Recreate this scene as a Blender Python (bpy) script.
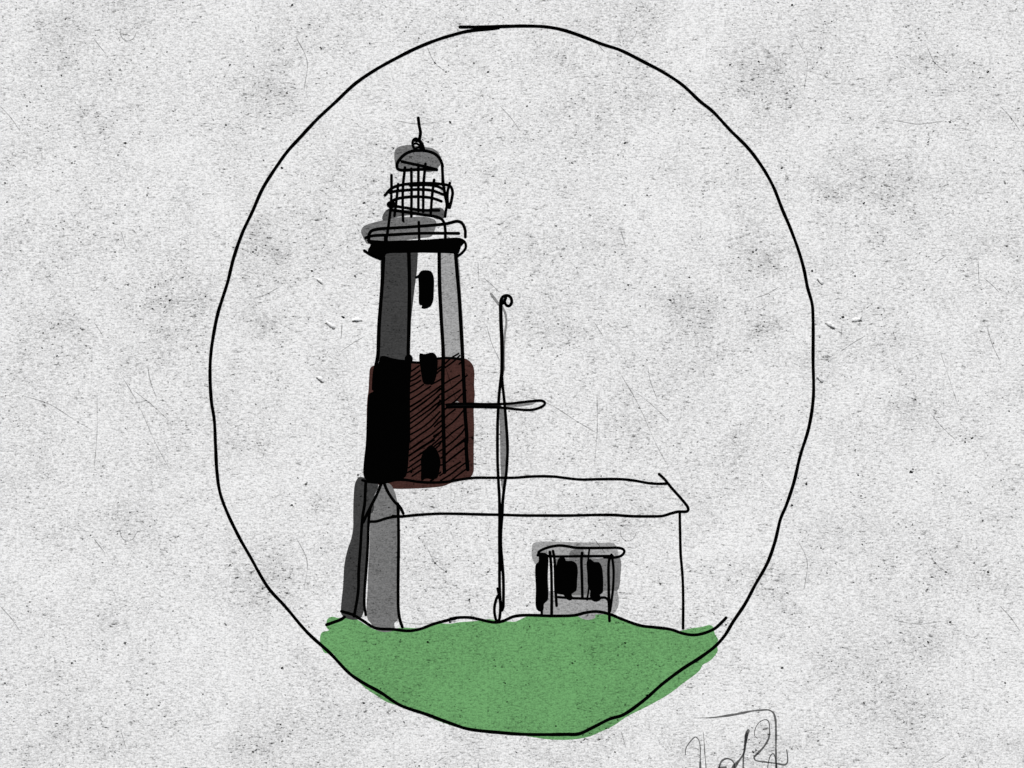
import bpy, math, random
from mathutils import Vector
from mathutils.geometry import tessellate_polygon
random.seed(7)

for o in list(bpy.data.objects):
    bpy.data.objects.remove(o, do_unlink=True)
scene = bpy.context.scene
COL = scene.collection
U = 0.001                      # one picture pixel is one millimetre on the sheet
W, H = 1024, 768

# ------------------------------------------------------------------ camera
cd = bpy.data.cameras.new('camera')
cd.lens = 50; cd.sensor_width = 36; cd.clip_start = 0.01; cd.clip_end = 500
cam = bpy.data.objects.new('camera', cd); COL.objects.link(cam)
cam.location = (0, -W*U*50/36, 0); cam.rotation_euler = (math.radians(90), 0, 0)
scene.camera = cam

# ------------------------------------------------------------------ sky and sun
SUN_EL, SUN_AZ = 52.0, -24.0   # degrees; azimuth from straight in front of the sheet, minus = left
wd = bpy.data.worlds.new('World'); scene.world = wd; wd.use_nodes = True
nt = wd.node_tree; nt.nodes.clear()
sky = nt.nodes.new('ShaderNodeTexSky'); sky.sky_type = 'NISHITA'; sky.sun_disc = False
sky.sun_elevation = math.radians(SUN_EL); sky.sun_rotation = math.radians(180 - SUN_AZ)
bg = nt.nodes.new('ShaderNodeBackground'); bg.inputs['Strength'].default_value = 0.06
wo = nt.nodes.new('ShaderNodeOutputWorld')
nt.links.new(sky.outputs[0], bg.inputs[0]); nt.links.new(bg.outputs[0], wo.inputs[0])
sd = bpy.data.lights.new('sun', 'SUN'); sd.energy = 4.0; sd.angle = math.radians(0.5); sd.color = (1.0, 0.955, 0.90)
sun = bpy.data.objects.new('sun', sd); COL.objects.link(sun)
el, az = math.radians(SUN_EL), math.radians(SUN_AZ)
to_sun = Vector((math.sin(az)*math.cos(el), -math.cos(az)*math.cos(el), math.sin(el)))
sun.rotation_euler = to_sun.to_track_quat('Z', 'Y').to_euler()
vs = scene.view_settings
vs.view_transform = 'Standard'; vs.look = 'None'; vs.gamma = 1; vs.use_curve_mapping = False
vs.exposure = 0.13

# ------------------------------------------------------------------ materials
def lin(c):
    c /= 255
    return c/12.92 if c < .04045 else ((c+.055)/1.055)**2.4
def rgb(r, g, b):
    return (lin(r)/.93, lin(g)/.93, lin(b)/.93, 1)
TINT = (0.985, 1.0, 1.012)

def grain_group():
    """rough pressed fibres, soft stains and crumbs: a factor for the colour and a height for the relief"""
    g = bpy.data.node_groups.new('paper_grain', 'ShaderNodeTree')
    g.interface.new_socket('Factor', in_out='OUTPUT', socket_type='NodeSocketFloat')
    g.interface.new_socket('Height', in_out='OUTPUT', socket_type='NodeSocketFloat')
    N, L = g.nodes, g.links
    out = N.new('NodeGroupOutput')
    geo = N.new('ShaderNodeNewGeometry')
    px = N.new('ShaderNodeVectorMath'); px.operation = 'SCALE'; px.inputs['Scale'].default_value = 1000
    L.new(geo.outputs['Position'], px.inputs[0])
    flat = N.new('ShaderNodeVectorMath'); flat.operation = 'MULTIPLY'; flat.inputs[1].default_value = (1, 0, 1)
    L.new(px.outputs[0], flat.inputs[0])
    def noise(scale, vec=(1, 1, 1), rot=0, detail=2, rough=.5, off=0, dist=0):
        m = N.new('ShaderNodeMapping'); m.inputs['Scale'].default_value = vec
        m.inputs['Rotation'].default_value = (0, math.radians(rot), 0); m.inputs['Location'].default_value = (off, 0, off*.7)
        L.new(flat.outputs[0], m.inputs[0])
        n = N.new('ShaderNodeTexNoise'); n.inputs['Scale'].default_value = scale
        n.inputs['Detail'].default_value = detail; n.inputs['Roughness'].default_value = rough
        n.inputs['Distortion'].default_value = dist
        L.new(m.outputs[0], n.inputs['Vector'])
        return n.outputs['Fac']
    def rng(v, a, b, c, d, smooth=False):
        r = N.new('ShaderNodeMapRange'); r.inputs[1].default_value = a; r.inputs[2].default_value = b
        r.inputs[3].default_value = c; r.inputs[4].default_value = d
        if smooth: r.interpolation_type = 'SMOOTHSTEP'
        L.new(v, r.inputs[0]); return r.outputs[0]
    def op(o, a, b=None):
        m = N.new('ShaderNodeMath'); m.operation = o
        for i, v in enumerate((a, b)):
            if v is None: continue
            if isinstance(v, (int, float)): m.inputs[i].default_value = v
            else: L.new(v, m.inputs[i])
        return m.outputs[0]
    fib = noise(.52, (.42, 1, 1), -5, 3, .6)            # short fibres lying across the sheet
    fib2 = noise(.34, (.45, 1, 1), 14, 2, .5, 311)
    grit = noise(.72, (.75, 1, 1), 0, 1, .5, 77)
    streak = noise(.36, (.36, 1, 1), -6, 2, .6, 911, .3)
    mid = noise(.05, (1, 1, 1), 0, 3, .6, 40)
    big = noise(.0085, (1, 1, 1), 0, 3, .55, 23)
    cloud = noise(.022, (.8, 1, 1), 0, 7, .72, 61, .4)
    patch = noise(.040, (.7, 1, 1), 20, 6, .75, 150, .5)
    crumb = noise(.42, (.75, 1, 1), 12, 1, .5, 501)
    # stains of the pressing, where the sheet shows them (they come back every half metre)
    wr = N.new('ShaderNodeVectorMath'); wr.operation = 'WRAP'
    wr.inputs[1].default_value = (500, 1, 500); wr.inputs[2].default_value = (0, 0, 0)
    sh = N.new('ShaderNodeVectorMath'); sh.operation = 'ADD'; sh.inputs[1].default_value = (512, 0, -384)
    L.new(flat.outputs[0], sh.inputs[0])
    wob = N.new('ShaderNodeTexNoise'); wob.inputs['Scale'].default_value = .035; wob.inputs['Detail'].default_value = 5; wob.inputs['Roughness'].default_value = .7
    L.new(flat.outputs[0], wob.inputs['Vector'])
    wm = N.new('ShaderNodeVectorMath'); wm.operation = 'MULTIPLY_ADD'
    wm.inputs[1].default_value = (90, 0, 90); wm.inputs[2].default_value = (-45, 0, -45)
    L.new(wob.outputs['Color'], wm.inputs[0])
    ad = N.new('ShaderNodeVectorMath'); ad.operation = 'ADD'
    L.new(sh.outputs[0], ad.inputs[0]); L.new(wm.outputs[0], ad.inputs[1]); L.new(ad.outputs[0], wr.inputs[0])
    st = None
    for cx, cy, r, a in ((274, 88, 34, .8), (252, 80, 26, .5), (130, 15, 46, .65), (60, 40, 34, .4), (274, 268, 26, .55), (252, 250, 36, .75),
                         (190, 305, 34, .8), (165, 300, 26, .5), (300, 240, 60, .35), (30, 245, 40, .55), (115, 290, 24, .4),
                         (262, 325, 30, .6), (320, 360, 26, .55), (60, 335, 44, .5), (395, 190, 60, .45), (330, 175, 46, .35),
                         (468, 435, 26, .4), (12, 395, 22, .5), (107, 232, 36, .55), (95, 135, 26, .4), (240, 440, 40, .4),
                         (130, 420, 30, .3), (440, 60, 44, .25), (475, 240, 34, .45), (330, 30, 50, .3)):
        d = N.new('ShaderNodeVectorMath'); d.operation = 'DISTANCE'
        L.new(wr.outputs[0], d.inputs[0]); d.inputs[1].default_value = (cx, 0, 500-cy)
        v = rng(d.outputs['Value'], 0, r*1.25, a, 0, True)
        st = v if st is None else op('ADD', st, v)
    # colour factor
    f = rng(fib, .2, .8, -.34, .34)
    f = op('ADD', f, rng(fib2, .2, .8, -.14, .14))
    f = op('ADD', f, rng(grit, .2, .8, -.32, .32))
    f = op('ADD', f, rng(big, .3, .7, .05, -.05))
    f = op('ADD', f, rng(mid, .3, .7, -.03, .03))
    density = op('ADD', rng(mid, .38, .62, 1.0, .1), rng(big, .35, .65, .0, .6))
    density = op('ADD', density, op('MULTIPLY', st, .9)); density = op('ADD', density, rng(patch, .48, .62, 0, .6))
    sk = op('MULTIPLY', rng(streak, .58, .74, 0, -.42), density)
    ck = op('MULTIPLY', rng(crumb, .64, .76, 0, -.6), density)
    f = op('ADD', op('ADD', f, sk), ck)
    f = op('ADD', f, op('MULTIPLY', st, rng(patch, .40, .60, -.05, -.22)))
    # cloudy, broken mottling at several sizes
    f = op('ADD', f, rng(cloud, .34, .66, .05, -.07))
    f = op('ADD', f, op('MULTIPLY', rng(patch, .50, .68, 0, -.10, True), rng(big, .35, .6, .3, 1.0)))
    f = op('MINIMUM', op('ADD', f, 1.0), 1.17)
    L.new(f, out.inputs['Factor'])
    h = op('ADD', rng(fib, 0, 1, 0, 1), rng(fib2, 0, 1, 0, .8))
    h = op('ADD', h, rng(streak, .55, .8, 0, -.8))
    h = op('ADD', h, rng(mid, 0, 1, 0, 1.2))
    L.new(h, out.inputs['Height'])
    return g
GRAIN = grain_group()

def mat(name, c, bump=.35, keep=1.0):
    m = bpy.data.materials.new(name); m.use_nodes = True
    nt = m.node_tree; b = nt.nodes['Principled BSDF']
    b.inputs['Roughness'].default_value = .95; b.inputs['Specular IOR Level'].default_value = .02
    if keep == 0:
        b.inputs['Base Color'].default_value = c
        b.inputs['Specular IOR Level'].default_value = 0
        return m
    g = nt.nodes.new('ShaderNodeGroup'); g.node_tree = GRAIN
    mx = nt.nodes.new('ShaderNodeVectorMath'); mx.operation = 'SCALE'
    mx.inputs[0].default_value = (c[0]*TINT[0], c[1]*TINT[1], c[2]*TINT[2])
    nt.links.new(g.outputs['Factor'], mx.inputs['Scale'])
    nt.links.new(mx.outputs[0], b.inputs['Base Color'])
    bp = nt.nodes.new('ShaderNodeBump'); bp.inputs['Strength'].default_value = bump; bp.inputs['Distance'].default_value = .0004
    nt.links.new(g.outputs['Height'], bp.inputs['Height']); nt.links.new(bp.outputs[0], b.inputs['Normal'])
    return m
PAPER = mat('bare_paper', rgb(229, 229, 229))
BLACK = mat('black_ink', (.0008, .0008, .0008, 1), keep=0)
GREEN = mat('green_wash', rgb(106, 159, 102), .3)
BROWN = mat('dark_red_wash', rgb(67, 43, 39), .3)
G60 = mat('charcoal_wash', rgb(62, 62, 62), .3)
G90 = mat('slate_wash', rgb(90, 90, 90), .3)
G115 = mat('grey_wash', rgb(117, 117, 117), .3)
G125 = mat('mid_grey_wash', rgb(126, 126, 126), .3)
G158 = mat('pale_grey_wash', rgb(160, 160, 160), .3)
G140 = mat('rope_grey_wash', rgb(140, 140, 140), .3)
G25 = mat('soft_black_wash', rgb(17, 17, 17), .1)
def translucent_mark(name, t):
    """a thin translucent mark: light passes it going in and coming out, so it darkens whatever lies below"""
    m = bpy.data.materials.new(name); m.use_nodes = True; nt = m.node_tree; nt.nodes.clear()
    b = nt.nodes.new('ShaderNodeBsdfTransparent'); b.inputs[0].default_value = (t, t, t, 1)
    o = nt.nodes.new('ShaderNodeOutputMaterial'); nt.links.new(b.outputs[0], o.inputs[0])
    return m
FLECK = translucent_mark('dark_fleck', .12)
FLECK2 = translucent_mark('grey_fleck', .66)
SCRATCH = translucent_mark('hair_scratch', .66)
PENCIL = translucent_mark('pencil_grey', .40)

# ------------------------------------------------------------------ drawing helpers
def P(ox, oy, f, pts):
    return [(ox+x/f, oy+y/f) for x, y in pts]
R1 = lambda *p: P(360, 110, 8.533, p)
R2 = lambda *p: P(350, 170, 7.314, p)
R3 = lambda *p: P(350, 250, 7.314, p)
R4 = lambda *p: P(350, 345, 7.314, p)
R5 = lambda *p: P(350, 420, 7.314, p)
R6 = lambda *p: P(330, 465, 8.533, p)
R7 = lambda *p: P(330, 550, 8.533, p)
F1 = lambda *p: P(440, 280, 8.533, p)
F2 = lambda *p: P(440, 370, 8.533, p)
F3 = lambda *p: P(440, 450, 8.533, p)
F4 = lambda *p: P(440, 540, 8.533, p)
B1 = lambda *p: P(520, 530, 8.533, p)
H1 = lambda *p: P(600, 460, 7.314, p)
H2 = lambda *p: P(600, 560, 7.314, p)
S1 = lambda *p: P(670, 690, 7.877, p)
T1 = lambda *p: P(400, 350, 12.8, p)
T2 = lambda *p: P(400, 400, 12.8, p)
T3 = lambda *p: P(400, 440, 12.8, p)
Q = lambda ox, oy, *p: P(ox, oy, 4, p)

def w3(x, y, d):               # sheet point (pixels, y down) at d layers above the sheet
    return (( x-W/2)*U, -d*.00002, (H/2-y)*U)

def catmull(pts, closed=False, step=1.0):
    pts = [p for i, p in enumerate(pts) if i == 0 or math.dist(p, pts[i-1]) > .05]
    n = len(pts)
    if n < 3 and not closed:
        a, b = pts[0], pts[-1]; k = max(2, int(math.dist(a, b)/3))
        return [(a[0]+(b[0]-a[0])*i/k, a[1]+(b[1]-a[1])*i/k) for i in range(k+1)]
    out = []
    rngn = n if closed else n-1
    for i in range(rngn):
        if closed: p0, p1, p2, p3 = pts[i-1], pts[i], pts[(i+1) % n], pts[(i+2) % n]
        else:
            p1, p2 = pts[i], pts[i+1]
            p0 = pts[i-1] if i else (2*p1[0]-p2[0], 2*p1[1]-p2[1])
            p3 = pts[i+2] if i+2 < n else (2*p2[0]-p1[0], 2*p2[1]-p1[1])
        t0 = 0; t1 = max(math.dist(p0, p1), 1e-3)**.5; t2 = t1+math.dist(p1, p2)**.5; t3 = t2+max(math.dist(p2, p3), 1e-3)**.5
        k = max(2, int(math.dist(p1, p2)/step))
        for j in range(k):
            t = t1+(t2-t1)*j/k; r = []
            for c in (0, 1):
                A1 = (t1-t)/(t1-t0)*p0[c]+(t-t0)/(t1-t0)*p1[c]
                A2 = (t2-t)/(t2-t1)*p1[c]+(t-t1)/(t2-t1)*p2[c]
                A3 = (t3-t)/(t3-t2)*p2[c]+(t-t2)/(t3-t2)*p3[c]
                B1_ = (t2-t)/(t2-t0)*A1+(t-t0)/(t2-t0)*A2
                B2_ = (t3-t)/(t3-t1)*A2+(t-t1)/(t3-t1)*A3
                r.append((t2-t)/(t2-t1)*B1_+(t-t1)/(t2-t1)*B2_)
            out.append(tuple(r))
    if not closed: out.append(pts[-1])
    return out

class Ink:
    """collects washes and pen lines, then links them as one mesh"""
    def __init__(s): s.v = []; s.f = []
    def wash(s, pts, d, smooth=True, thick=.5):
        o = catmull(pts, True, 2.0) if smooth else pts
        n = len(o); b = len(s.v)
        s.v += [w3(x, y, d) for x, y in o]+[w3(x, y, d-thick) for x, y in o]
        tris = tessellate_polygon([[Vector((x, y, 0)) for x, y in o]])
        for t in tris:
            a = [o[i] for i in t]
            cr = (a[1][0]-a[0][0])*(a[2][1]-a[0][1])-(a[1][1]-a[0][1])*(a[2][0]-a[0][0])
            if abs(cr) < 1e-7: continue
            s.f.append(tuple(b+i for i in (t if cr < 0 else (t[0], t[2], t[1]))))
        for i in range(n):
            j = (i+1) % n
            s.f.append((b+i, b+j, b+n+j, b+n+i))
        return s
    def line(s, pts, w, d, thick=.4, taper=None, wob=.025, step=1.2):
        c = catmull(pts, False, step); n = len(c); b = len(s.v)
        ph = random.random()*9; hw = []
        for i in range(n):
            k = w*.595*(1+wob*math.sin(ph+i*.11)+wob*.6*math.sin(ph*2+i*.37))
            if taper:
                t = i/(n-1)*(len(taper)-1); q = min(int(t), len(taper)-2)
                k *= taper[q]+(taper[q+1]-taper[q])*(t-q)
            hw.append(k)
        L_, R_, nr = [], [], []
        for i in range(n):
            a, e = c[max(i-1, 0)], c[min(i+1, n-1)]
            dx, dy = e[0]-a[0], e[1]-a[1]; l = math.hypot(dx, dy) or 1
            nx, ny = -dy/l, dx/l; nr.append((nx, ny))
            L_.append((c[i][0]+nx*hw[i], c[i][1]+ny*hw[i])); R_.append((c[i][0]-nx*hw[i], c[i][1]-ny*hw[i]))
        s.v += [w3(x, y, d) for x, y in L_]+[w3(x, y, d) for x, y in R_]
        s.v += [w3(x, y, d-thick) for x, y in L_]+[w3(x, y, d-thick) for x, y in R_]
        for i in range(n-1):
            s.f.append((b+i, b+i+1, b+n+i+1, b+n+i))
            s.f.append((b+i, b+2*n+i, b+2*n+i+1, b+i+1))
            s.f.append((b+n+i, b+n+i+1, b+3*n+i+1, b+3*n+i))
        for i, sg in ((0, -1), (n-1, 1)):
            tx, ty = nr[i][1]*sg, -nr[i][0]*sg
            k = len(s.v); m = 7
            for q in range(m+1):
                a = math.pi*q/m
                s.v.append(w3(c[i][0]+hw[i]*(nr[i][0]*math.cos(a)+tx*math.sin(a)), c[i][1]+hw[i]*(nr[i][1]*math.cos(a)+ty*math.sin(a)), d))
            s.f.append(tuple(range(k, k+m+1)) if sg > 0 else tuple(reversed(range(k, k+m+1))))
        return s
    def build(s, name, m, parent=None, base=None):
        me = bpy.data.meshes.new(name)
        bx = base or (parent['base'] if parent is not None and 'base' in parent.keys() else (W/2, H/2))
        ox, oz = (bx[0]-W/2)*U, (H/2-bx[1])*U
        me.from_pydata([(x-ox, y, z-oz) for x, y, z in s.v], [], s.f); me.update()
        me.materials.append(m)
        o = bpy.data.objects.new(name, me); COL.objects.link(o)
        if parent is not None:
            o.parent = parent; o['base'] = list(bx)
        else: o.location = (ox, 0, oz)
        return o
def tag(o, label=None, cat=None, kind=None, group=None):
    if label: o['label'] = label
    if cat: o['category'] = cat
    if kind: o['kind'] = kind
    if group: o['group'] = group
    return o
def empty(name, base, label, cat):
    o = bpy.data.objects.new(name, None); COL.objects.link(o); o.empty_display_size = .02
    o.location = w3(base[0], base[1], 0); o['base'] = list(base)
    return tag(o, label, cat)
def line(name, pts, w, d, parent, m=BLACK, **k): return Ink().line(pts, w, d, **k).build(name, m, parent)
def wash(name, pts, d, parent, m, **k): return Ink().wash(pts, d, **k).build(name, m, parent)

# ------------------------------------------------------------------ the sheet
sheet = Ink()
X0, X1, Y0, Y1 = -1500, 2524, -1300, 2068
sheet.v = [w3(X0, Y0, 0), w3(X1, Y0, 0), w3(X1, Y1, 0), w3(X0, Y1, 0)]
sheet.v += [(x, .004, z) for x, y, z in sheet.v]
sheet.f = [(3, 2, 1, 0), (4, 5, 6, 7), (0, 1, 5, 4), (1, 2, 6, 5), (2, 3, 7, 6), (3, 0, 4, 7)]
paper = tag(sheet.build('paper', PAPER), 'rough pale grey sheet of flecked paper behind the whole drawing', 'paper', 'structure')

SPECKS = [(125,143,1.6),(118,155,1.1),(72,163,1.3),(75,161,.9),(148,188,1),(147,195,1.2),(125,205,1.1),(90,208,.9),(7,202,1.1),(5,183,1.2),(26,185,.9),(77,180,.8),
 (56,226,1.1),(81,242,.9),(115,252,1.1),(128,285,1.2),(170,300,1.5),(155,287,1.1),(140,306,1),(186,268,.9),(32,280,1),(226,125,1.3),(203,194,1),
 (230,65,1.3),(147,67,1),(190,71,1),(30,102,1),(27,106,1.1),(98,116,1),(87,110,.8),(167,52,1),(225,5,.9),(16,9,1),(173,111,1),(93,64,.8),
 (58,324,1.1),(43,333,.9),(139,408,1),(78,422,.9),(101,476,1),(63,454,.9),(1,480,1),(148,444,.9),(147,360,1),(57,356,1.3),(42,348,1.1),(9,411,1.1),(152,482,.8),
 (292,5,1.5),(321,48,1.2),(350,53,.8),(327,73,1),(287,93,1.2),(309,127,1),(282,168,1.6),(406,27,1),(425,33,.9),(419,38,1.1),(397,57,1),(435,63,1.2),(446,72,1.2),
 (474,63,1.1),(488,72,1.5),(450,122,1.5),(428,142,1.4),(494,160,1),(426,91,1),(498,63,.9),(457,46,1),(395,211,1),(356,216,.9),(364,203,1.4),(312,271,1.5),
 (355,276,1.3),(488,211,.8),(404,222,1.1),(253,252,1.4),(256,250,1.2),(424,290,1),(486,303,.9),(285,195,.9),(343,317,1.8),(472,438,1.5),(358,475,1.4),(306,484,1.4),
 (361,496,1.1),(468,492,1.2),(389,392,.9),(406,384,.9),(323,357,1.1),(263,326,1),(411,472,1.9),(413,469,1.2),(298,478,1),(465,442,1.3),(475,316,1.1)]
SCR = [[(94,39),(105,53)],[(0,106),(11,118),(20,131)],[(148,367),(150,380),(157,399)],[(133,390),(152,405),(169,421)],[(24,396),(49,404),(78,422),(97,433)],
 [(120,373),(137,402),(157,446),(169,468)],[(94,322),(103,336)],[(97,393),(97,434),(94,468)],[(393,120),(418,124),(443,121)],[(296,37),(307,61),(304,90)],
 [(427,47),(435,63),(446,72)],[(255,298),(267,294),(279,287)],[(478,262),(479,284)],[(485,279),(492,285),(499,292)],[(446,256),(435,263)],[(487,327),(492,344),(500,361)],
 [(440,351),(449,378),(458,406)],[(431,414),(443,428),(456,440)],[(365,336),(353,343),(340,352)],[(342,324),(341,339)],[(121,231),(126,248)],[(120,28),(121,36),(126,41),(133,39),(137,31)]]
fl, fg, sc = Ink(), Ink(), Ink()
def blot(ink, x, y, r, d=5, asp=1.3):
    n = 9; a0 = random.random()*6; rot = random.uniform(-.5, .5); pts = []
    for i in range(n):
        a = a0+i*2*math.pi/n; k = r*random.uniform(.6, 1.15)
        u, v = math.cos(a)*k*asp, math.sin(a)*k/asp**.5
        pts.append((x+u*math.cos(rot)-v*math.sin(rot), y+u*math.sin(rot)+v*math.cos(rot)))
    ink.wash(pts, d, smooth=False, thick=.05)
for tx in (-500, 0, 500, 1000):
    for ty in (-500, 0, 500):
        for x, y, r in SPECKS:
            blot(fl, x+tx, y+ty, r*.80)
            if r > 1.1:
                for _ in range(3): blot(fg, x+tx+random.gauss(0, 2.4), y+ty+random.gauss(0, 1.6), random.uniform(.5, .9), 4.9, 1.5)
        for s_ in SCR:
            sc.line([(a+tx, b+ty) for a, b in s_], .72, 4.8, thick=.05, taper=(.3, 1, .5, 1.1, .4, .9, .3), step=3, wob=.3)
for _ in range(4200):
    x, y = random.uniform(-500, 1500), random.uniform(-500, 1250)
    if random.random() < .22: blot(fl, x, y, random.uniform(.32, .6), 5.05, 1.4)
    else: blot(fg, x, y, random.uniform(.4, .85), 4.95, random.choice((1.2, 1.6, 2.2)))
tag(fl.build('fleck', FLECK, paper), 'dark specks pressed into the paper', kind='stuff')
tag(fg.build('fibre', FLECK2, paper), 'short grey fibres in the paper', kind='stuff')
tag(sc.build('scratch', SCRATCH, paper), 'hairline scratches in the paper', kind='stuff')
# raised flakes: little lumps of pulp that catch the light on one side
fk = Ink(); fk2 = Ink()
def flake(x, y, a, b, rot, h):
    n = 14; k = len(fk.v); rot = math.radians(rot)
    for ring, (s, hh) in enumerate(((1, 0), (.7, .62), (.35, .93))):
        for i in range(n):
            t = 2*math.pi*i/n; q = s*(1+.18*math.sin(3*t+x))
            u, v = a*q*math.cos(t), b*q*math.sin(t)
            px_, py_ = x+u*math.cos(rot)-v*math.sin(rot), y+u*math.sin(rot)+v*math.cos(rot)
            p = w3(px_, py_, 0); fk.v.append((p[0], -hh*h*U, p[2]))
    p = w3(x, y, 0); fk.v.append((p[0], -h*U, p[2]))
    for r in (0, 1):
        for i in range(n):
            j = (i+1) % n
            fk.f.append((k+r*n+i, k+(r+1)*n+i, k+(r+1)*n+j, k+r*n+j))
    for i in range(n): fk.f.append((k+2*n+i, k+3*n, k+2*n+(i+1) % n))
for tx in (-500, 0, 500, 1000):
    for ty in (-500, 0, 500):
        for f_ in ((331, 325, 6.5, 1.7, 34, .75), (357, 319.5, 5.5, 2.0, -6, .7), (321, 379, 4.5, 1.9, 40, .75), (321, 281, 4.5, 1.8, 44, .6)):
            flake(f_[0]+tx, f_[1]+ty, *f_[2:])
            c_, s_ = math.cos(math.radians(f_[4])), math.sin(math.radians(f_[4]))
            for q in (-.75, -.45, -.15, .15, .4, .65):
                blot(fk2, f_[0]+tx+q*f_[2]*c_-1.7*s_, f_[1]+ty+q*f_[2]*s_+1.7*c_, random.uniform(.9, 1.7)*f_[5]**.5, 5.2+.1*q, 1.5)  # shade painted as dark blots along the lower side of each flake
flo = fk.build('flake', PAPER, paper); tag(flo, 'small raised flakes of pulp', kind='stuff')
for p in flo.data.polygons: p.use_smooth = True
tag(fk2.build('painted_shade', translucent_mark('pit_shade', .42), paper), 'painted shade in the pits beside the flakes of pulp', kind='stuff')

# ------------------------------------------------------------------ grass mound
top = (R7((-10, 612), (60, 590))
  + [(347, 619), (358, 621)] + Q(300, 600) )
green = ([(327.5, 619), (332, 616.6), (338.5, 618), (345, 616.5), (352, 617.5), (358, 620), (366, 625), (376, 630), (392, 629.5), (398, 628), (404, 627.5), (418, 628)]
  + F4((0, 712), (80, 715), (160, 702), (320, 690), (430, 675), (500, 692), (600, 695), (640, 697), (730, 657), (800, 640), (900, 634), (1024, 634))
  + [(575, 613), (600, 612)] + H2((40, 385), (100, 400), (200, 440), (300, 470), (400, 482), (500, 500), (560, 520), (610, 513), (680, 497), (740, 490), (770, 482), (800, 475), (825, 485), (840, 540), (865, 585), (850, 612), (862, 660), (840, 700), (800, 740), (750, 768))
  + Q(600, 540, (400, 520), (330, 575), (270, 620), (180, 670), (110, 705), (50, 745), (0, 768))
  + Q(400, 570, (760, 665), (700, 677), (600, 678), (500, 664), (400, 655), (300, 645), (250, 636), (150, 603), (80, 573), (0, 545))
  + P(300, 600, 6.4, [(550, 650), (490, 612), (430, 572), (380, 530), (300, 458), (250, 405), (225, 362), (210, 341), (160, 340), (137, 300), (128, 240), (140, 207), (185, 195), (185, 190), (172, 180), (168, 160)]))
ground = tag(Ink().wash(green, 1.6).build('ground', GREEN, None, (522, 735)), 'green painted grass mound filling the bottom of the oval', 'grass mound', 'structure')
ground['base'] = [522, 735]
GL = (P(300, 600, 6.4, [(265, 72), (340, 95), (400, 130), (480, 178), (600, 188), (700, 197), (770, 185), (850, 155), (940, 130), (1000, 115)])
  + F4((80, 675), (150, 662), (240, 660), (330, 675), (400, 692), (470, 702), (540, 690), (620, 655), (700, 642), (860, 644))
  + B1((180, 730), (460, 728), (560, 705), (640, 695), (720, 705), (800, 730))
  + H2((80, 397), (160, 432), (300, 480), (400, 492), (520, 508), (600, 535), (680, 548), (760, 535), (840, 500), (890, 455), (922, 422)))
gl = Ink().line(GL, 2.5, 8.4).line(P(300, 600, 6.4, [(170, 158), (220, 140), (260, 125), (285, 108)]), 2.6, 8.4)
gl.build('outline', BLACK, ground)

# ------------------------------------------------------------------ lighthouse
lh = empty('lighthouse', (419, 480), 'tall inked lighthouse with a dark red hatched band, behind the left end of the house', 'lighthouse')
tower = wash('tower', R3((225, 25), (785, 25), (790, 300), (808, 500), (830, 820), (190, 820), (215, 500), (235, 250)), .8, lh, PAPER, smooth=False)
wash('shaded_side', R3((222, 20), (497, 18), (490, 150), (470, 300), (450, 480), (440, 600), (434, 790), (434, 815), (198, 815), (203, 590), (212, 400), (224, 200)), 2.6, tower, G60, smooth=False)
wash('shaded_side', R3((640, 20), (772, 22), (797, 70), (806, 200), (815, 350), (826, 500), (836, 790), (682, 790), (676, 640), (662, 480), (650, 300)), 2.6, tower, G158, smooth=False)
band = wash('painted_band', R4((150, 165), (185, 146), (300, 120), (440, 122), (510, 128), (620, 100), (690, 94), (830, 96), (868, 112), (900, 150), (910, 200), (908, 300), (913, 360), (905, 460), (908, 600), (905, 760))
  + R5((905, 300), (903, 380), (885, 414), (850, 424), (800, 432), (740, 460), (680, 484), (600, 494), (480, 501), (330, 503), (250, 492), (190, 462), (130, 400), (110, 250))
  + R4((118, 768), (120, 600), (126, 400), (135, 330), (140, 240)), 2.9, lh, BROWN)
for p_ in (R3((245, 55), (235, 250), (222, 420), (212, 560), (204, 768)) + R4((198, 110), (180, 200), (172, 320)),
           R3((430, 20), (435, 250), (432, 500), (430, 600), (426, 768), (428, 820)),
           R3((652, 20), (655, 250), (666, 480), (682, 768)) + R4((679, 200), (681, 500), (687, 740)) + R5((688, 300), (691, 382)),
           R3((773, 30), (783, 160), (797, 320), (808, 500), (820, 700)) + R4((824, 100), (829, 200), (836, 350), (842, 500), (854, 700)) + R5((850, 170), (856, 300), (861, 362))):
    line('edge_line', p_, 3.1, 9, tower)
line('band_edge', R4((430, 124), (510, 128), (560, 118), (620, 102), (690, 95), (760, 97), (812, 104)), 2.1, 8.9, band)
Ink().wash(R4((215, 110), (222, 84), (255, 80), (300, 94), (400, 108), (442, 100), (448, 150), (440, 300), (440, 768)) + R5((436, 160), (430, 250), (420, 370), (408, 410), (378, 432), (320, 446), (235, 458), (150, 452), (112, 432), (98, 400), (99, 330), (107, 250))
  + R4((114, 740), (121, 600), (130, 420), (140, 355), (168, 342), (178, 250), (200, 160)), 9.2).wash(R4((400, 92), (415, 72), (430, 66), (452, 78), (460, 100), (448, 140), (430, 160), (405, 130)), 9.3).build('dark_side', BLACK, band)
hz = Ink()
def h(*p, w=1.25): hz.line(list(p), w*1.05, 8.8, step=2)
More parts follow.
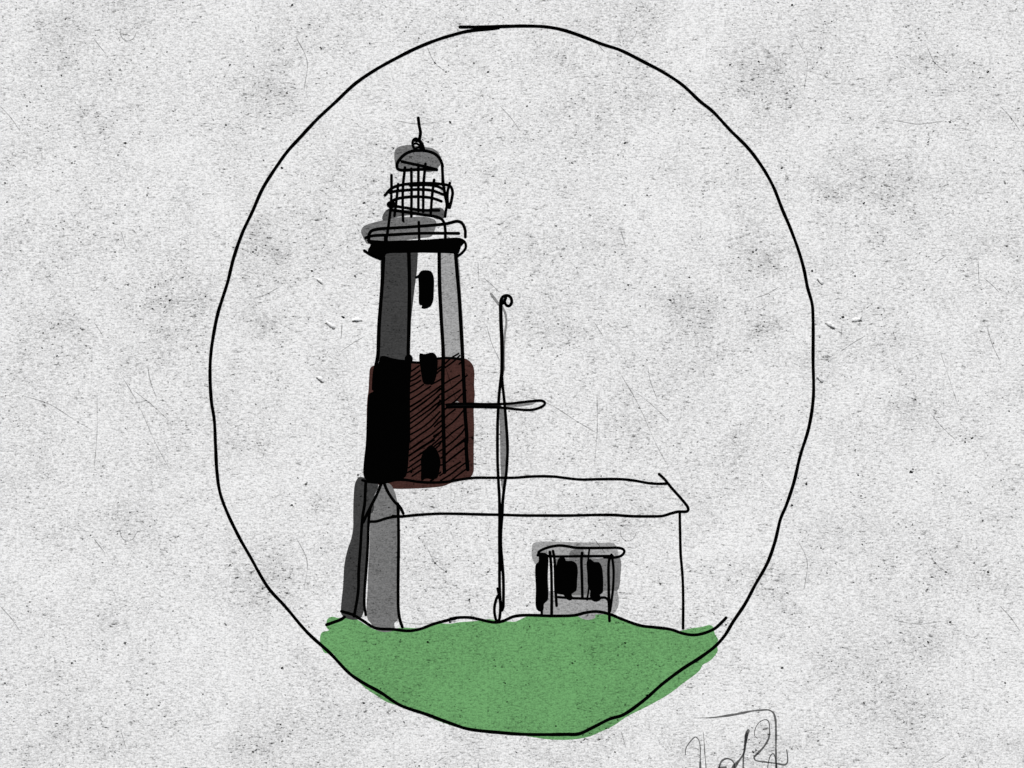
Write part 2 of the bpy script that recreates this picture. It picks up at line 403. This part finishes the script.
for a in ([(135, 275), (190, 240), (245, 200)], [(135, 350), (190, 315), (255, 265)], [(130, 400), (200, 370), (260, 325)], [(130, 465), (200, 430), (262, 390)],
          [(130, 550), (220, 500), (300, 440)], [(135, 632), (250, 560), (390, 465)], [(400, 440), (470, 405), (530, 370)], [(135, 720), (250, 650), (400, 545), (520, 460)],
          [(160, 768), (300, 670), (420, 580), (530, 490)], [(430, 650), (470, 610), (520, 560)], [(280, 768), (400, 680), (500, 600)], [(375, 768), (450, 700), (530, 655)], [(440, 768), (490, 700), (512, 640)],
          [(470, 300), (500, 270), (590, 215), (680, 150), (765, 70)], [(475, 250), (560, 190), (650, 105), (750, 45)], [(755, 180), (780, 158), (800, 140)],
          [(550, 440), (640, 385), (760, 322)], [(560, 548), (680, 475), (800, 375), (860, 322)], [(560, 655), (640, 600), (775, 510)], [(590, 745), (690, 670), (790, 570), (845, 515)], [(470, 540), (500, 505), (540, 480)]):
    h(*T1(*a))
for a in ([(135, 85), (200, 45), (270, 5)], [(130, 152), (230, 85), (340, 5)], [(130, 238), (230, 170), (340, 90), (440, 10)], [(135, 295), (240, 220), (380, 120), (520, 10)],
          [(130, 372), (260, 280), (400, 160), (540, 30)], [(135, 440), (260, 370), (400, 260), (510, 150)], [(130, 535), (260, 440), (400, 340), (480, 250), (535, 190)], [(440, 340), (490, 295), (535, 260)],
          [(125, 632), (260, 530), (400, 440), (540, 320)], [(120, 712), (260, 610), (400, 520), (540, 385)], [(430, 465), (480, 435), (530, 400)], [(150, 768), (300, 660), (430, 560), (540, 460)],
          [(440, 590), (500, 545), (550, 515)], [(460, 615), (500, 580), (530, 530)], [(495, 660), (545, 630)], [(525, 745), (560, 710)],
          [(560, 130), (630, 70), (720, 5)], [(570, 225), (630, 175), (705, 120)], [(575, 360), (680, 280), (760, 195), (825, 115)], [(580, 495), (680, 410), (808, 318)], [(580, 605), (700, 510), (790, 420), (830, 365)],
          [(580, 705), (700, 600), (835, 490)], [(630, 765), (740, 680), (840, 600)]):
    h(*T2(*a))
for a in ([(125, 190), (260, 110), (400, 20), (440, 0)], [(125, 270), (230, 200), (340, 130)], [(110, 355), (200, 290), (280, 235)], [(95, 415), (180, 370), (270, 310)], [(155, 462), (210, 425), (270, 388)],
          [(120, 122), (200, 70), (290, 5)], [(560, 205), (650, 130), (835, 0)], [(575, 300), (700, 205), (840, 95)], [(510, 455), (640, 365), (775, 280)], [(520, 520), (660, 430), (760, 350), (840, 290)],
          [(650, 520), (760, 435), (850, 370)], [(520, 320), (550, 315)], [(500, 430), (520, 412)], [(390, 522), (430, 500)]):
    h(*T3(*a))
hz.build('hatching', BLACK, band)
wash('window', R3((497, 200), (505, 172), (520, 153), (550, 147), (592, 155), (612, 195), (613, 300), (607, 375), (585, 415), (545, 430), (522, 424), (527, 405), (508, 400), (503, 300), (500, 215)), 9.4, lh, BLACK)
Ink().line(R3((484, 200), (497, 194), (515, 180)), 2.2, 9.45).build('hinge', BLACK, lh)
wash('window', R4((510, 60), (540, 66), (565, 62), (600, 54), (625, 68), (640, 105), (640, 160), (630, 230), (612, 275), (570, 290), (540, 282), (524, 230), (514, 160), (506, 100)), 9.4, lh, BLACK)
wash('window', R5((590, 183), (625, 205), (648, 245), (662, 310), (655, 360), (640, 420), (605, 434), (570, 428), (548, 430), (524, 445), (520, 350), (520, 275), (545, 225)), 9.4, lh, BLACK)
# gallery
gal = Ink().wash(R2((120, 515), (260, 518), (400, 514), (560, 508), (700, 498), (800, 496), (836, 512), (838, 530), (812, 560), (800, 600), (780, 622), (768, 614), (640, 606), (500, 604), (380, 606), (262, 616), (245, 655), (215, 656), (165, 632), (130, 590), (150, 545)), 9.5)
gal.line(R2((105, 590), (150, 620), (220, 650)), 2.4, 9.5).line(R2((800, 505), (838, 525), (847, 565), (825, 600), (785, 632)), 2.3, 9.5)
gal = gal.build('gallery_deck', BLACK, lh)
gw = wash('shaded_wall', R2((235, 368), (170, 385), (100, 412), (80, 445), (100, 500), (125, 538), (260, 530), (380, 516), (520, 498), (600, 482), (618, 445), (628, 372), (560, 345), (400, 345), (300, 350)), 3.2, gal, G115)
wash('shaded_wall', R2((240, 370), (236, 340), (255, 305), (285, 282), (400, 292), (520, 292), (640, 275), (680, 283), (692, 310), (690, 350), (640, 362), (600, 345), (450, 330), (340, 345), (300, 360)), 3.4, gal, G90)
line('railing', R2((140, 525), (137, 480), (155, 447), (220, 430), (300, 425), (500, 412), (700, 393), (790, 375), (822, 392), (842, 440), (843, 490)), 2.6, 9.6, gal)
line('railing', R2((115, 495), (160, 482), (300, 474), (500, 463), (650, 462), (795, 463)), 2.5, 9.6, gal)
line('post', R2((503, 382), (505, 460), (506, 540)), 2.3, 9.7, gal)
line('post', R2((262, 480), (262, 530)), 3.6, 9.7, gal)
# lantern room
lan = wash('lantern_room', R2((300, 135), (400, 100), (560, 95), (690, 110), (695, 330), (560, 330), (300, 290)), .9, lh, PAPER, smooth=False)
for p_ in (R2((303, 38), (303, 150), (297, 280), (285, 380), (272, 470), (262, 525)), R2((352, 103), (342, 200), (325, 335)), R2((402, -18), (388, 110), (385, 250), (388, 370)),
           R2((448, -10), (450, 160), (448, 340)), R2((500, -20), (500, 140), (500, 300)), R2((552, -45), (538, 100), (535, 305)), R2((615, 72), (600, 190), (590, 330)),
           R2((675, -15), (680, 70), (692, 170), (708, 260), (702, 290), (695, 340)), R2((730, 95), (715, 150), (712, 210), (722, 275)), R2((685, 110), (700, 200), (722, 270))):
    line('bar', p_, 2.35, 9.8, lan)
for p_ in (R2((255, 185), (300, 137), (350, 115), (440, 100), (560, 96), (670, 103), (735, 120), (750, 160), (742, 220), (728, 275)), R2((440, 112), (560, 108), (640, 120), (690, 145)),
           R2((290, 165), (330, 155), (400, 148), (500, 142), (600, 150), (690, 182)), R2((282, 245), (330, 215), (400, 200), (500, 195), (600, 205), (668, 228)),
           R2((282, 256), (400, 275), (520, 293), (650, 295)), R2((300, 292), (400, 306), (520, 325), (650, 348), (683, 375), (696, 430), (697, 500))):
    line('ring', p_, 2.45, 9.9, lan)
wash('bracket', R2((268, 245), (290, 225), (325, 230), (330, 270), (300, 282), (272, 268)), 10, lan, BLACK)
# dome and spike
dome = wash('dome', R1((292, 385), (300, 340), (330, 315), (385, 300), (440, 299), (500, 308), (560, 316), (615, 325), (660, 355), (690, 400), (694, 440), (672, 485), (640, 510), (600, 532), (560, 525), (500, 512), (420, 515), (345, 518), (310, 490), (296, 440)), 3.4, lh, G115)
Ink().line(R1((705, 480), (695, 445), (680, 415), (650, 382), (600, 357), (520, 345), (440, 352), (380, 380), (340, 420), (315, 465), (320, 500), (345, 512), (420, 512), (500, 507), (600, 507), (655, 510)), 2.55, 10.1).line(R1((358, 440), (450, 460), (560, 484), (655, 508)), 2.5, 10.1).line(R1((700, 470), (705, 560), (706, 640)), 2.5, 10.1).build('outline', BLACK, dome)
fin = Ink().line(R1((497, 68), (505, 135), (516, 190), (508, 245)), 2.7, 10.2)
fin.line(R1((508, 262), (485, 245), (460, 250), (448, 280), (455, 315), (475, 342), (500, 345)), 2.2, 10.25)
fin.line(R1((500, 255), (525, 285), (545, 345)), 3.0, 10.3).line(R1((452, 292), (478, 284), (505, 300), (530, 322)), 1.9, 10.3).line(R1((462, 262), (500, 268), (520, 285)), 1.7, 10.3).line(R1((470, 330), (500, 318), (535, 335)), 1.8, 10.3).line(R1((480, 348), (550, 345)), 2.2, 10.3)
fin.build('finial', BLACK, lh)

# ------------------------------------------------------------------ house
hs = empty('house', (535, 622), 'long low inked house with pitched roof and grey gable end, standing on the green mound', 'house')
fw = wash('front_wall', [(399, 517), (440, 514), (500, 514.5), (560, 515.5), (663, 516), (680, 513), (683, 575), (682.5, 628), (660, 623), (600, 612), (560, 615), (500, 622), (440, 618), (402, 628)], .7, hs, PAPER, smooth=False)
roof = wash('roof', [(384, 482), (420, 483), (450, 482), (475, 478), (520, 477.5), (600, 479), (667, 483), (688, 508), (680, 512), (660, 516), (500, 514), (404, 517)], 1.0, hs, PAPER, smooth=False)
gb = wash('gable_wall', R6((440, 175), (470, 155), (510, 160), (540, 200), (560, 250), (575, 310), (600, 340), (604, 385), (590, 420), (588, 600)) + R7((585, 0), (578, 300), (575, 500), (576, 600), (550, 622), (550, 682), (480, 700), (430, 695), (380, 675), (355, 632), (322, 592), (312, 500), (320, 350), (325, 200), (336, 0)) + R6((340, 600), (345, 450), (358, 400), (372, 395), (376, 330), (395, 240)), 3.6, hs, G115)
dk = wash('side_wall', R6((245, 104), (290, 106), (350, 130), (402, 150), (412, 175), (400, 215), (376, 270), (372, 390), (340, 430), (330, 600), (328, 750)) + R7((322, 60), (305, 250), (292, 450), (282, 545), (258, 583), (200, 596), (130, 578), (96, 545), (93, 500), (112, 300), (122, 130)) + R6((150, 720), (178, 640), (196, 550), (198, 400), (202, 270), (215, 155)), 3.8, hs, G60)
line('outline', R6((305, 145), (300, 250), (296, 330), (278, 440), (268, 560), (260, 700)) + R7((245, 180), (242, 330), (230, 430), (205, 565)), 2.5, 8.1, dk)
Ink().line(R6((343, 370), (330, 480), (322, 700)) + R7((308, 180), (296, 330), (293, 470), (305, 553)), 2.4, 8.1).line(R6((578, 330), (583, 450), (585, 700)) + R7((582, 180), (581, 380), (583, 500), (595, 590), (617, 657)), 2.6, 8.1).build('outline', BLACK, gb)
rl = Ink().line(R5((90, 440), (130, 450), (240, 457), (340, 437), (400, 437), (500, 452), (620, 457), (720, 450), (820, 433), (900, 423), (1024, 422)) + F3((640, 236), (720, 230), (800, 225), (960, 226)) + H1((-150, 142), (0, 140), (150, 140), (250, 150), (350, 168), (430, 174), (490, 172)), 2.3, 8)
rl.line(H1((432, 103), (470, 138), (520, 200), (600, 290), (640, 342), (646, 360), (636, 375), (570, 378), (520, 390), (460, 408), (350, 412), (220, 410), (100, 402), (0, 401)) + F3((1100, 559), (960, 559), (700, 558), (540, 553), (380, 550), (200, 545), (0, 543)) + R6((860, 418), (720, 428), (620, 438), (560, 440), (480, 455), (400, 480), (340, 483)), 2.4, 8)
rl.line(R6((437, 160), (400, 250), (350, 350), (310, 430), (283, 488)), 2.6, 8).line(R6((460, 150), (490, 222), (550, 312), (600, 362), (625, 412)), 2.6, 8).line(R6((535, 436), (620, 440)), 2.4, 8)
rl.build('outline', BLACK, roof)
line('outline', H1((583, 385), (585, 500), (590, 700)) + H2((596, 30), (605, 150), (608, 300), (607, 500)), 2.3, 8.1, fw)
# bay window with its lean-to roof
bay = wash('bay_window', B1((100, 160), (108, 118), (145, 101), (400, 103), (700, 108), (800, 112), (822, 140), (838, 200), (845, 300), (830, 500), (842, 580), (838, 650), (800, 710), (720, 720), (640, 725), (645, 745), (600, 766), (540, 760), (478, 730), (400, 722), (200, 718), (195, 650), (200, 300), (130, 288), (104, 240)), 3, hs, G158)
wash('porch_gap', B1((246, 225), (262, 222), (290, 240), (297, 400), (302, 520), (246, 520), (240, 400)), 3.3, bay, PAPER, smooth=False)
wash('shaded_side', B1((420, 205), (432, 178), (470, 165), (540, 166), (552, 205), (650, 245), (740, 232), (848, 232), (862, 270), (857, 400), (850, 470), (828, 520), (790, 516), (720, 522), (600, 550), (480, 555), (300, 520), (305, 250), (425, 240)), 3.2, bay, G115)
dr = Ink().wash(B1((165, 195), (200, 193), (232, 203), (241, 232), (236, 400), (235, 600), (205, 628), (200, 680), (170, 696), (140, 672), (135, 500), (135, 292), (157, 272)), 8.6).line(B1((185, 680), (186, 722)), 2.2, 8.6)
dr.build('door', BLACK, bay)
Ink().line(B1((160, 215), (158, 190), (220, 155), (330, 132), (400, 138), (470, 150), (600, 153), (740, 152), (840, 152), (882, 165), (890, 185), (870, 214), (820, 232), (720, 232)), 2.3, 8.5).line(B1((150, 215), (300, 225), (500, 223), (790, 222)), 2.2, 8.5).build('lean_to_roof', BLACK, bay)
line('post', B1((255, 188), (265, 300), (270, 500), (270, 718)), 2.5, 8.7, bay)
line('post', B1((282, 180), (295, 260), (302, 480), (312, 645)), 2.4, 8.7, bay)
line('post', B1((780, 212), (760, 260), (757, 500), (763, 775)), 2.4, 8.7, bay)
line('post', B1((782, 212), (797, 320), (793, 500), (768, 690)), 2.2, 8.7, bay)
line('mullion', B1((530, 195), (524, 250), (528, 400), (532, 575)), 2.4, 8.7, bay)
line('mullion', B1((592, 155), (582, 260), (590, 400), (585, 510), (572, 595)), 1.6, 8.7, bay)
wash('pane', B1((315, 280), (330, 242), (360, 232), (384, 240), (392, 262), (440, 262), (480, 285), (493, 340), (488, 420), (478, 520), (440, 545), (452, 585), (420, 602), (385, 575), (370, 552), (320, 545), (298, 515), (302, 400)), 8.9, bay, BLACK)
wash('pane', B1((572, 262), (600, 245), (632, 272), (672, 273), (695, 305), (708, 380), (710, 480), (705, 535), (682, 552), (692, 588), (655, 612), (612, 600), (595, 560), (600, 520), (580, 480), (574, 380)), 8.9, bay, BLACK)
line('sill', B1((325, 572), (400, 578), (500, 583), (600, 585), (690, 577), (730, 578), (752, 600), (762, 690)), 2.2, 8.8, bay)

# ------------------------------------------------------------------ flagpole
fp = empty('flagpole', (498, 622), 'thin tall inked flagpole with a crosswise yardarm, standing in front of the long house', 'flagpole')
pole = Ink().wash(F2((505, 330), (545, 330), (555, 420), (568, 560), (570, 760)) + F3((570, 120), (552, 250), (535, 360), (522, 300), (517, 150)) + F2((515, 768), (512, 560)), 4.2, smooth=False).build('pole', G125, fp)
pl = Ink().line(F1((517, 215), (520, 350), (526, 480), (530, 600), (529, 768)) + F2((527, 40)), 3.2, 10)
pl.line(F2((525, 20), (518, 80), (508, 170), (497, 320), (491, 480), (490, 700)) + F3((491, 100), (498, 260), (506, 400), (508, 560), (506, 768)) + F4((508, 150), (508, 380), (515, 520), (530, 597)), 2.5, 10)
pl.line(F2((525, 20), (533, 120), (550, 280), (564, 450), (574, 600), (576, 700)) + F3((573, 80), (565, 200), (548, 320), (536, 430), (530, 560), (520, 700)) + F4((520, 60), (530, 180), (540, 330), (541, 480), (537, 580), (525, 600)), 2.5, 10)
pl.line(F4((492, 415), (500, 450), (514, 540), (512, 630), (500, 685), (482, 685), (468, 640), (464, 580), (475, 520), (492, 478)), 2.4, 10)
pl.line(F4((512, 0), (515, 120), (522, 250)), 3.2, 10).build('outline', BLACK, pole)
line('truck', F1((517, 215), (518, 180), (530, 150), (560, 132), (592, 138), (610, 165), (608, 200), (585, 222), (562, 210), (552, 175), (562, 152)), 2.5, 10.1, fp)
Ink().line(F1((533, 200), (550, 170)), 2.4, 10.1).build('pulley', BLACK, fp)
Ink().line(F1((435, 118), (465, 160), (500, 205)), 2.4, 4.3, wob=.03).line(F1((530, 225), (556, 285), (566, 360), (555, 450), (546, 560), (545, 768)), 1.9, 4.3).build('rope', G140, fp)
yd = Ink().wash(F2((40, 290), (130, 282), (300, 284), (500, 288), (540, 318), (200, 322), (60, 325)), 10.2, smooth=False).build('yardarm', G25, fp)
wash('shaded_side', F2((540, 296), (640, 294), (760, 278), (830, 270), (790, 295), (700, 310), (620, 318), (540, 318)), 4.4, yd, G140, smooth=False)
Ink().line(F2((60, 296), (130, 290), (220, 288), (400, 291), (500, 290), (600, 286), (720, 272), (800, 264), (870, 262), (896, 280), (884, 302), (840, 325), (790, 338), (740, 341), (650, 334), (540, 322), (400, 316), (200, 314), (60, 318)), 2.2, 10.3).build('outline', BLACK, yd)
wash('glint', F2((120, 275), (140, 262), (165, 275)), 4.6, yd, G158, smooth=False)

# ------------------------------------------------------------------ oval frame line
ov = [(460, 27), (478, 27)] + Q(400, 10, (400, 66), (500, 64), (590, 68), (660, 82), (740, 110), (810, 137), (880, 160)) \
  + Q(600, 40, (180, 90), (250, 127), (330, 180), (400, 245), (450, 285), (520, 360), (590, 430), (640, 495), (690, 580), (730, 680)) \
  + Q(640, 180, (600, 190), (635, 285), (655, 355), (670, 430), (688, 495), (692, 560)) \
  + Q(640, 360, (692, 0), (693, 150), (675, 270), (640, 385), (615, 490), (585, 580), (562, 635)) \
  + Q(600, 540, (700, 5), (670, 90), (620, 180), (580, 255), (530, 330), (500, 380), (460, 425), (400, 470), (330, 515), (250, 575), (170, 645), (90, 700), (40, 715)) \
  + Q(400, 570, (770, 630), (715, 655), (660, 657), (500, 657), (400, 650), (270, 635), (200, 612), (100, 575), (0, 540)) \
  + Q(190, 500, (760, 768), (700, 735), (640, 695), (560, 612), (470, 530), (380, 425), (320, 360), (290, 315), (240, 225), (200, 155)) \
  + Q(180, 320, (188, 768), (160, 690), (148, 610), (142, 500), (137, 400), (125, 320), (120, 200), (125, 120)) \
  + Q(180, 140, (143, 730), (155, 680), (190, 570), (215, 470), (250, 370), (290, 285), (330, 195), (390, 100), (430, 45)) \
  + Q(240, 10, (240, 510), (310, 435), (380, 370), (460, 295), (540, 240), (630, 190), (700, 155), (780, 122), (850, 100), (910, 85), (1000, 75)) + [(498.5, 27.8)]
tag(Ink().line(ov, 2.75, 11, wob=.05).build('oval_border', BLACK, None, (512, 735)), 'hand drawn black oval line running round the whole lighthouse scene', 'oval border')

# ------------------------------------------------------------------ signature
sg = Ink()
sl = lambda pts, w, t=None: sg.line(pts, w*1.3, 5.2, thick=.1, taper=t, wob=.22, step=1)
sl(S1((190, 220), (330, 217), (450, 202), (560, 183), (640, 166), (720, 158), (780, 158), (812, 178), (828, 220), (834, 300), (834, 450), (836, 570), (838, 700)), 1.15, (.3, .7, 1.1, 1.3, 1, 1, 1.1, 1.3, 1.3))
sl(S1((120, 510), (125, 460), (160, 405), (200, 370), (225, 390), (238, 450), (238, 540), (238, 720)), .9, (.5, .7, .8, .9, 1.5, 1.5))
sl(S1((262, 330), (268, 400), (274, 500), (284, 620), (290, 720)), .7, (.3, .7, .9, 1.3))
sl(S1((388, 640), (392, 590), (412, 555), (445, 540), (480, 548), (503, 575), (505, 620), (480, 720)), 1.1)
sl(S1((616, 320), (602, 355), (596, 420), (580, 500), (540, 560), (508, 600), (490, 650)), 1.9, (1.1, 1.3, .9, .7, .7, 1.1, 1.2))
sl(S1((605, 345), (588, 440), (578, 540), (574, 720)), 1.4, (1.3, 1, .8, .8))
sl(S1((690, 380), (668, 362), (670, 310), (700, 258), (750, 232), (775, 245), (784, 300), (780, 370), (740, 445), (690, 500), (662, 530), (672, 552), (740, 565), (840, 578), (905, 588), (924, 570), (924, 510), (918, 470)), 1.0, (.4, .6, .8, 1, 1.1, 1.1, 1.3, 1, .5))
sl(S1((755, 720), (775, 570), (790, 520), (812, 500), (828, 530), (838, 600), (840, 720)), 1.0, (.7, .7, .9, 1.2))
sl(S1((385, 612), (440, 608)), 1.4)
tag(sg.build('signature', PENCIL, None, (740, 760)), 'thin grey scribbled signature at the lower right, cut off by the bottom edge', 'signature')

for o in bpy.data.objects:
    if 'base' in o.keys(): del o['base']
